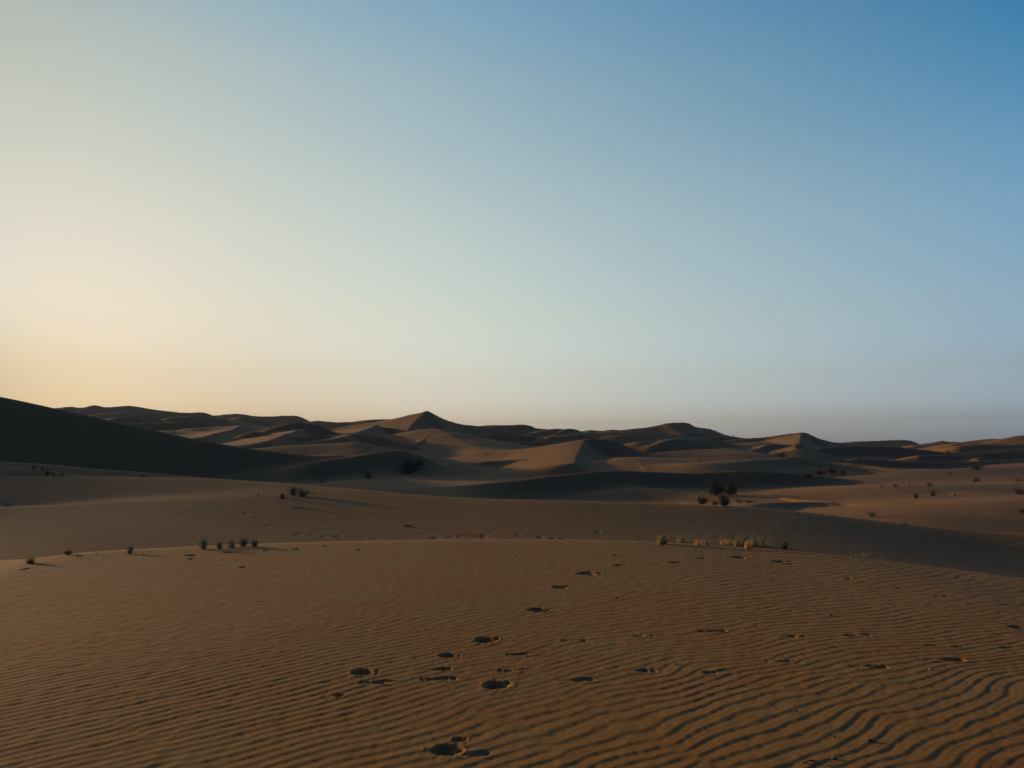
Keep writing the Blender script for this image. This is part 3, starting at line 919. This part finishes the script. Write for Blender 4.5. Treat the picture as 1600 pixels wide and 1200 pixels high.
# (px, py of the foot, width px, height px, builder, kwargs, label)
PL = [
    # --- row on the front crest
    (47, 880.5, 15, 13, 'tuft', dict(top='grass', base='pale', lean=.1, n=60, gold=.6, group=G_ROW), 'sparse pale green tuft at the far left end of the front dune crest'),
    (106, 867, 13, 9, 'shrub', dict(mat='dark', group=G_ROW), 'low dark bush on the crest between the pale tuft and the lone upright bush'),
    (203, 865, 11, 13, 'shrub', dict(mat='green', group=G_ROW), 'lone upright green bush on the crest, left of the row of five bushes'),
    (318, 858.5, 17, 18, 'shrub', dict(mat='green', group=G_ROW), 'largest and leftmost of the row of five round bushes on the front crest'),
    (343, 858, 11, 14, 'shrub', dict(mat='green', group=G_ROW), 'narrow upright bush, second from the left in the row of five'),
    (362, 856, 12, 12, 'shrub', dict(mat='green', group=G_ROW), 'smallest low bush in the middle of the row of five'),
    (379, 855, 14, 17, 'shrub', dict(mat='green', lean=.2, group=G_ROW), 'tall bush leaning right, fourth in the row of five'),
    (397, 854.5, 13, 13, 'shrub', dict(mat='green', group=G_ROW), 'squat rounded bush at the right end of the row of five'),
    (121, 871, 5, 6, 'twig', dict(mat='brown', lie=False, n=4), 'small brown twig sticking up right of the low dark bush'),
    (127, 870.5, 4, 5, 'twig', dict(mat='brown', lie=False, n=3), 'shorter of the two brown twigs right of the low dark bush'),
    (150, 868, 4, 5, 'twig', dict(mat='brown', lie=False, n=4), 'single dry sprig midway between the low dark bush and the lone upright bush'),
    (223, 865, 4, 4, 'twig', dict(mat='brown', lie=False, n=3), 'tiny dry sprig just right of the lone upright bush'),
    (236, 864, 5, 5, 'twig', dict(mat='brown', lie=False, n=4), 'dry sprig standing farther right of the lone upright bush'),
    # --- windblown grass
    (1034, 850, 17, 16, 'tuft', dict(top='grass', base='gold', lean=.45, n=110, group=G_GRASS, gold=.45), 'green grass clump with a dark foot, leftmost of the windblown clumps'),
    (1065, 848, 22, 16, 'tuft', dict(top='grass', base='gold', lean=.8, n=110, group=G_GRASS, gold=.35), 'dark green clump strongly bent to the right, second from the left'),
    (1091, 852, 12, 10, 'tuft', dict(top='gold', base='gold', lean=.2, n=40, group=G_GRASS, gold=.6), 'short sparse golden clump right of the bent green clump'),
    (1104, 851, 10, 11, 'tuft', dict(top='pale', base='pale', lean=.3, n=24, group=G_GRASS, gold=.5), 'thin pale clump left of the long golden line of grass'),
    (1130, 852, 10, 11, 'tuft', dict(top='gold', base='gold', lean=.15, n=50, group=G_GRASS, gold=.7), 'upright golden clump at the left end of the golden line of grass'),
    (1141, 853, 12, 10, 'tuft', dict(top='gold', base='gold', lean=.2, n=50, group=G_GRASS, gold=.7), 'low golden clump, second in the golden line of grass'),
    (1152, 852.5, 13, 17, 'tuft', dict(top='grass', base='gold', lean=.5, n=80, group=G_GRASS, gold=.4), 'green topped clump with golden foot in the middle of the golden line'),
    (1162, 853, 13, 20, 'tuft', dict(top='green', base='gold', lean=.6, n=90, group=G_GRASS, gold=.35), 'tallest dark green clump behind the bright orange clump'),
    (1168, 858, 12, 14, 'tuft', dict(top='gold', base='gold', lean=.3, n=50, group=G_GRASS, gold=.9), 'bright orange clump standing in front of the other grass'),
    (1178, 853, 18, 19, 'tuft', dict(top='grass', base='grass', lean=.5, n=70, group=G_GRASS, gold=.5), 'wide airy green clump right behind the bright orange clump'),
    (1192, 853, 18, 17, 'tuft', dict(top='grass', base='pale', lean=.5, n=50, group=G_GRASS, gold=.4), 'faint airy green clump at the right end of the golden line'),
    (1225, 857, 13, 17, 'tuft', dict(top='dark', base='green', lean=.7, n=70, group=G_GRASS, gold=.4), 'separate dark clump leaning right, beyond the golden line'),
    (1333, 870, 10, 7, 'tuft', dict(top='pale', base='pale', lean=.1, n=16, group=G_GRASS, gold=.5), 'tiny whitish tuft on the descending crest at right'),
    (1350, 872, 14, 12, 'tuft', dict(top='pale', base='pale', lean=.2, n=10, group=G_GRASS, gold=.4), 'barely visible wisps right of the tiny whitish tuft'),
    (1016, 843, 8, 5, 'twig', dict(mat='brown', n=3), 'dark dry twig on the sand left of the leftmost grass clump'),
    # --- second dune
    (12, 791, 9, 6, 'shrub', dict(mat='dark', dens=200), 'tiny dark bush alone on the second dune at the left edge'),
    (403, 776, 6, 5, 'shrub', dict(mat='dark', dens=160), 'tiny bush on the second dune left of the double bush'),
    (441, 779, 10, 9, 'tuft', dict(top='brown', base='brown', lean=.1, n=20, gold=.5, bw=.02), 'sparse dry tuft beside the double bush on the second dune'),
    (459, 774.5, 22, 15, 'shrub', dict(mat='dark', dens=900), 'darker left half of the double bush on the second dune'),
    (473, 776, 21, 16, 'shrub', dict(mat='green', dens=900), 'rounder greener right half of the double bush on the second dune'),
    (489, 772, 9, 3, 'twig', dict(mat='brown', n=4, thick=.02), 'low dark twigs at the right foot of the double bush'),
    # --- foot of the big dark dune
    (52, 734, 9, 8, 'shrub', dict(mat='dark', dens=250, group=G_LEFT), 'leftmost and uppermost bush of the line at the foot of the dark dune'),
    (66, 736, 9, 7, 'shrub', dict(mat='dark', dens=250, group=G_LEFT), 'small bush just right of the uppermost one below the dark dune'),
    (74, 742, 13, 10, 'shrub', dict(mat='dark', dens=300, group=G_LEFT), 'widest bush in the middle of the line below the dark dune'),
    (84, 744, 11, 8, 'shrub', dict(mat='dark', dens=250, group=G_LEFT), 'low bush touching the right side of the widest one'),
    (97, 744.5, 7, 8, 'shrub', dict(mat='dark', dens=250, group=G_LEFT), 'separate bush at the right end of the line below the dark dune'),
    (225, 745.5, 13, 4, 'shrub', dict(mat='dark', dens=200, group=G_LEFT), 'flat dark bush peeping over the second dune right of the line'),
    # --- around the middle dune
    (575, 748, 17, 14, 'shrub', dict(mat='dark', dens=500, group=G_FIELD), 'dark round bush in the shaded valley left of the orange dune'),
    (638, 739, 32, 22, 'shrub', dict(mat='dark', dens=1500, lean=.35, group=G_FIELD), 'large black bush leaning right at the left foot of the orange dune'),
    (652, 727, 18, 12, 'shrub', dict(mat='dark', dens=600, lean=.4, group=G_FIELD), 'smaller dark bush on the upper right shoulder of the large black bush'),
    (503, 754, 16, 3, 'shrub', dict(mat='dark', dens=160, group=G_FIELD), 'flat scrub at the mouth of the shaded valley'),
    (760, 711, 9, 3, 'shrub', dict(mat='brown', dens=100), 'tiny brown bush near the crest of the orange dune'),
    (762, 724, 7, 4, 'shrub', dict(mat='brown', dens=120), 'dark speck of a bush on the bright flank of the orange dune'),
    (710, 731, 12, 3, 'twig', dict(mat='brown', n=4, thick=.05), 'dry litter on the flank of the orange dune'),
    (731, 751, 4, 4, 'shrub', dict(mat='dark', dens=100), 'tiny bush in the shade below the orange dune'),
    (910, 684, 10, 5, 'shrub', dict(mat='dark', dens=250, group=G_FIELD), 'small round bush above the dark dome of the middle dune'),
    (1077, 714, 2.5, 9, 'stick', dict(mat='wood'), 'thin bare upright stick on the orange mound right of centre'),
    (1092, 722, 7, 4, 'shrub', dict(mat='dark', dens=120), 'small dark bush just below the upright stick'),
    # --- cluster by the long shaded face
    (1118, 774, 32, 22, 'shrub', dict(mat='dark', dens=1500, group=G_CLUSTER, upright=1.0), 'large black bush against the shaded dune face, left of its pair'),
    (1140, 773, 28, 20, 'shrub', dict(mat='dark', dens=1100, group=G_CLUSTER, lean=.2, upright=1.0), 'large feathery dark bush against the shaded face, right of its pair'),
    (1095, 788, 20, 15, 'shrub', dict(mat='dark', dens=900, group=G_CLUSTER, upright=1.0), 'dark green bush in front at the left of the cluster'),
    (1131, 790.5, 22, 21, 'shrub', dict(mat='dark', dens=1200, group=G_CLUSTER, upright=1.0), 'tall bush in front in the middle of the cluster'),
    (1117, 789, 11, 9, 'tuft', dict(top='brown', base='brown', lean=.0, n=40, bw=.02, group=G_CLUSTER), 'dry tuft between the two front bushes of the cluster'),
    (1074, 784, 6, 8, 'twig', dict(mat='brown', lie=False, n=5, thick=.02), 'bare dead sprig left of the cluster of bushes'),
    (1153, 786, 11, 9, 'shrub', dict(mat='brown', dens=250, group=G_CLUSTER), 'small dead bush right of the tall front bush'),
    (1170, 786, 24, 5, 'shrub', dict(mat='brown', dens=300, group=G_CLUSTER), 'flat sprawling dead bush at the right end of the cluster'),
    (1055, 769, 9, 4, 'shrub', dict(mat='dark', dens=150), 'small low bush at the upper left of the cluster'),
    (1037, 783, 5, 3, 'shrub', dict(mat='brown', dens=80), 'tiny brown bush on the sand well left of the cluster'),
    (1088, 772, 9, 4, 'shrub', dict(mat='dark', dens=150), 'low dark bush left beside the pair of large black bushes'),
    # --- right field
    (1248, 701.5, 20, 11, 'shrub', dict(mat='dark', dens=500, group=G_FIELD), 'dark bush on the ridge under the second highest far peak'),
    (1221, 715, 24, 10, 'shrub', dict(mat='dark', dens=600, group=G_FIELD), 'wide dark bush left of and below the one on the ridge'),
    (1243, 716, 12, 4, 'shrub', dict(mat='dark', dens=200, group=G_FIELD), 'low strip of scrub right beside the wide dark bush'),
    (1262, 745, 20, 8, 'shrub', dict(mat='brown', dens=300, group=G_SCRUB), 'leftmost thin scrub on the shaded slope'),
    (1280, 741, 24, 10, 'shrub', dict(mat='brown', dens=500, group=G_SCRUB), 'wide brown scrub bush in the middle of the shaded slope'),
    (1299, 739, 22, 11, 'shrub', dict(mat='brown', dens=500, group=G_SCRUB), 'thickest brown scrub bush on the shaded slope'),
    (1317, 741, 18, 8, 'shrub', dict(mat='brown', dens=300, group=G_SCRUB), 'rightmost scrub bush at the edge of the shaded slope'),
    (1343, 718, 7, 5, 'shrub', dict(mat='dark', dens=150, group=G_FIELD), 'tiny bush in the dark hollow right of the far peak'),
    (1335, 702, 4, 3, 'shrub', dict(mat='dark', dens=80, group=G_FIELD), 'speck of a bush high above the dark hollow'),
    (1480, 712, 14, 8, 'shrub', dict(mat='dark', dens=350, group=G_FIELD), 'round bush in the far field left of a similar one'),
    (1553, 713, 16, 8, 'shrub', dict(mat='dark', dens=350, group=G_FIELD), 'round bush in the far field near the right edge'),
    (1527, 718, 10, 4, 'shrub', dict(mat='dark', dens=150, group=G_FIELD), 'low bush below and between the two round far bushes'),
    (1557, 724, 5, 4, 'shrub', dict(mat='dark', dens=90, group=G_FIELD), 'left of two specks of bush under the right round far bush'),
    (1577, 725, 6, 4, 'shrub', dict(mat='dark', dens=90, group=G_FIELD), 'right of two specks of bush near the right edge'),
    (1524, 734, 24, 9, 'shrub', dict(mat='dark', dens=600, group=G_FIELD), 'wide dark bush along the top edge of the orange slope'),
    (1484, 741, 11, 3, 'shrub', dict(mat='brown', dens=120), 'flat brown bush on the orange slope'),
    (1525, 753, 16, 8, 'shrub', dict(mat='dark', dens=450, group=G_FIELD), 'dark bush in the open middle of the orange slope'),
    (1589, 752.5, 20, 4, 'shrub', dict(mat='brown', dens=200), 'flat sprawling bush on the orange slope by the right edge'),
    (1592, 773, 18, 12, 'shrub', dict(mat='dark', dens=600, group=G_FIELD), 'large dark bush at the right edge below the orange slope'),
    (1599, 802, 12, 11, 'shrub', dict(mat='dark', dens=400, group=G_FIELD), 'black bush cut by the right edge, lowest of the field'),
    (1377, 761, 6, 6, 'shrub', dict(mat='brown', dens=150, group=G_FIELD), 'leftmost of five small bushes lined up on the terrace edge'),
    (1399, 761, 10, 7, 'shrub', dict(mat='brown', dens=250, group=G_FIELD), 'second of five small bushes lined up on the terrace edge'),
    (1421, 760.5, 6, 5, 'shrub', dict(mat='brown', dens=120, group=G_FIELD), 'middle one of five small bushes on the terrace edge'),
    (1433, 760.5, 6, 4, 'shrub', dict(mat='brown', dens=120, group=G_FIELD), 'fourth and lowest of five small bushes on the terrace edge'),
    (1453, 760.5, 12, 8, 'shrub', dict(mat='dark', dens=400, group=G_FIELD), 'largest and darkest of five small bushes on the terrace edge'),
    (1430, 778, 9, 8, 'tuft', dict(top='dark', base='gold', lean=.3, n=60, bw=.025, gold=.5), 'small dark tuft below the line of five small bushes'),
    (1455, 775, 12, 9, 'tuft', dict(top='dark', base='gold', lean=.6, n=80, bw=.025, gold=.5), 'dark tuft with golden foot throwing a long shadow'),
    (1361, 808, 15, 10, 'shrub', dict(mat='green', dens=400, group=G_FIELD), 'greenish bush in the shaded hollow behind the second dune'),
    (1413, 821, 15, 4, 'shrub', dict(mat='green', dens=200), 'flat greenish bush peeping over the second dune crest'),
    (1490, 774, 5, 3, 'stone', dict(mat='palestone'), 'pale stone lying right of the dark tuft with the long shadow'),
    (1530, 765, 2, 8, 'stick', dict(mat='palestone'), 'pale thin stick standing below the orange slope'),
    (1146, 682, 3, 4, 'stick', dict(mat='wood'), 'tiny stick on the skyline right of the broad far dune'),
    # --- bits on the front dune
    (963, 935, 4.5, 3, 'stone', dict(mat='stone', group=G_DEBRIS), 'dark pebble among ripples above the middle of the trail'),
    (1359, 1158, 9, 4, 'stone', dict(mat='stone', group=G_DEBRIS), 'dark pebble near the bottom edge, largest on the front dune'),
    (1303, 1152, 5, 3, 'stone', dict(mat='stone', group=G_DEBRIS), 'small dark pebble left of the largest one'),
    (1268, 1193, 26, 5, 'twig', dict(mat='brown', n=2), 'dark twig lying at the bottom edge of the photo'),
    (1303, 1186, 8, 3, 'stone', dict(mat='stone', group=G_DEBRIS), 'flat dark pebble above the right end of the bottom twig'),
    (1244, 1112, 3.5, 3, 'stone', dict(mat='stone', group=G_DEBRIS), 'tiny dark speck of stone on large ripples at lower right'),
    (1055, 1038, 3.5, 2.5, 'stone', dict(mat='stone', group=G_DEBRIS), 'tiny dark stone between two rows of shoe prints'),
    (1298, 962, 4, 2.5, 'stone', dict(mat='stone', group=G_DEBRIS), 'small dark stone in the upper right ripples'),
    (1366, 950, 5, 6, 'twig', dict(mat='pale', lie=False, n=2, thick=.0025), 'pale straw standing in the upper right ripples'),
    (1076, 947, 5, 2.5, 'stone', dict(mat='palestone', group=G_DEBRIS), 'pale pebble in the upper middle ripples'),
    (1301, 1016, 24, 7, 'twig', dict(mat='pale', n=2, thick=.003), 'pale curved twig on the right of the front dune'),
    (1454, 1047, 5, 2.5, 'stone', dict(mat='palestone', group=G_DEBRIS), 'pale chip beside the rightmost shoe prints'),
    (1209, 896, 4, 2.5, 'stone', dict(mat='stone', group=G_DEBRIS), 'dark stone just under the crest below the grass'),
    (959, 868, 4, 2.5, 'stone', dict(mat='stone', group=G_DEBRIS), 'dark stone near the crest left of the grass clumps'),
]
for i, (px, py, w, h, kind, kw, label) in enumerate(PL):
    R = np.random.default_rng(100 + i)
    c = hit(px, py, 3)
    m = c[1] / FPX
    wm, hm = w * m, h * m
    kw = dict(kw)
    loc = (float(c[0]), float(c[1]), float(c[2]))
    if kind == 'shrub':
        if kw.get('mat') == 'green' and c[1] < 20:
            wm *= 1.25
        kw.setdefault('dens', 900)
        shrub(R, loc, wm, hm, label=label, **kw)
    elif kind == 'tuft':
        kw.setdefault('bw', .0045)
        wm, hm = wm * 1.25, hm * 1.2
        kw['n'] = int(kw.get('n', 100) * 2)
        tuft(R, loc, wm, hm, label=label, **kw)
    elif kind == 'twig':
        twig(R, loc, wm, hm, label=label, **kw)
    elif kind == 'stick':
        twig(R, loc, wm * .8, hm, label=label, lie=False, n=1, thick=max(wm * .3, .01), name='stick', cat='stick', **kw)
    else:
        stone(R, loc, wm, hm, label=label, **kw)

# ------------------------------------------------------------------ evening haze: thin even air round everything
def haze():
    import bmesh
    bm = bmesh.new()
    bmesh.ops.create_cube(bm, size=1)
    for v in bm.verts:
        v.co.x *= 11000
        v.co.y *= 11000
        v.co.z = 70 if v.co.z > 0 else -12
    me = bpy.data.meshes.new('haze')
    bm.to_mesh(me)
    bm.free()
    m = bpy.data.materials.new('haze')
    m.use_nodes = True
    n = m.node_tree
    n.nodes.remove(n.nodes['Principled BSDF'])
    v = n.nodes.new('ShaderNodeVolumePrincipled')
    v.inputs['Color'].default_value = (.54, .66, .70, 1)
    v.inputs['Density'].default_value = HAZE
    v.inputs['Anisotropy'].default_value = .25
    n.links.new(v.outputs[0], n.nodes['Material Output'].inputs['Volume'])
    me.materials.append(m)
    o = bpy.data.objects.new('haze', me)
    o['kind'] = 'stuff'
    C.objects.link(o)


HAZE = .00006
haze()
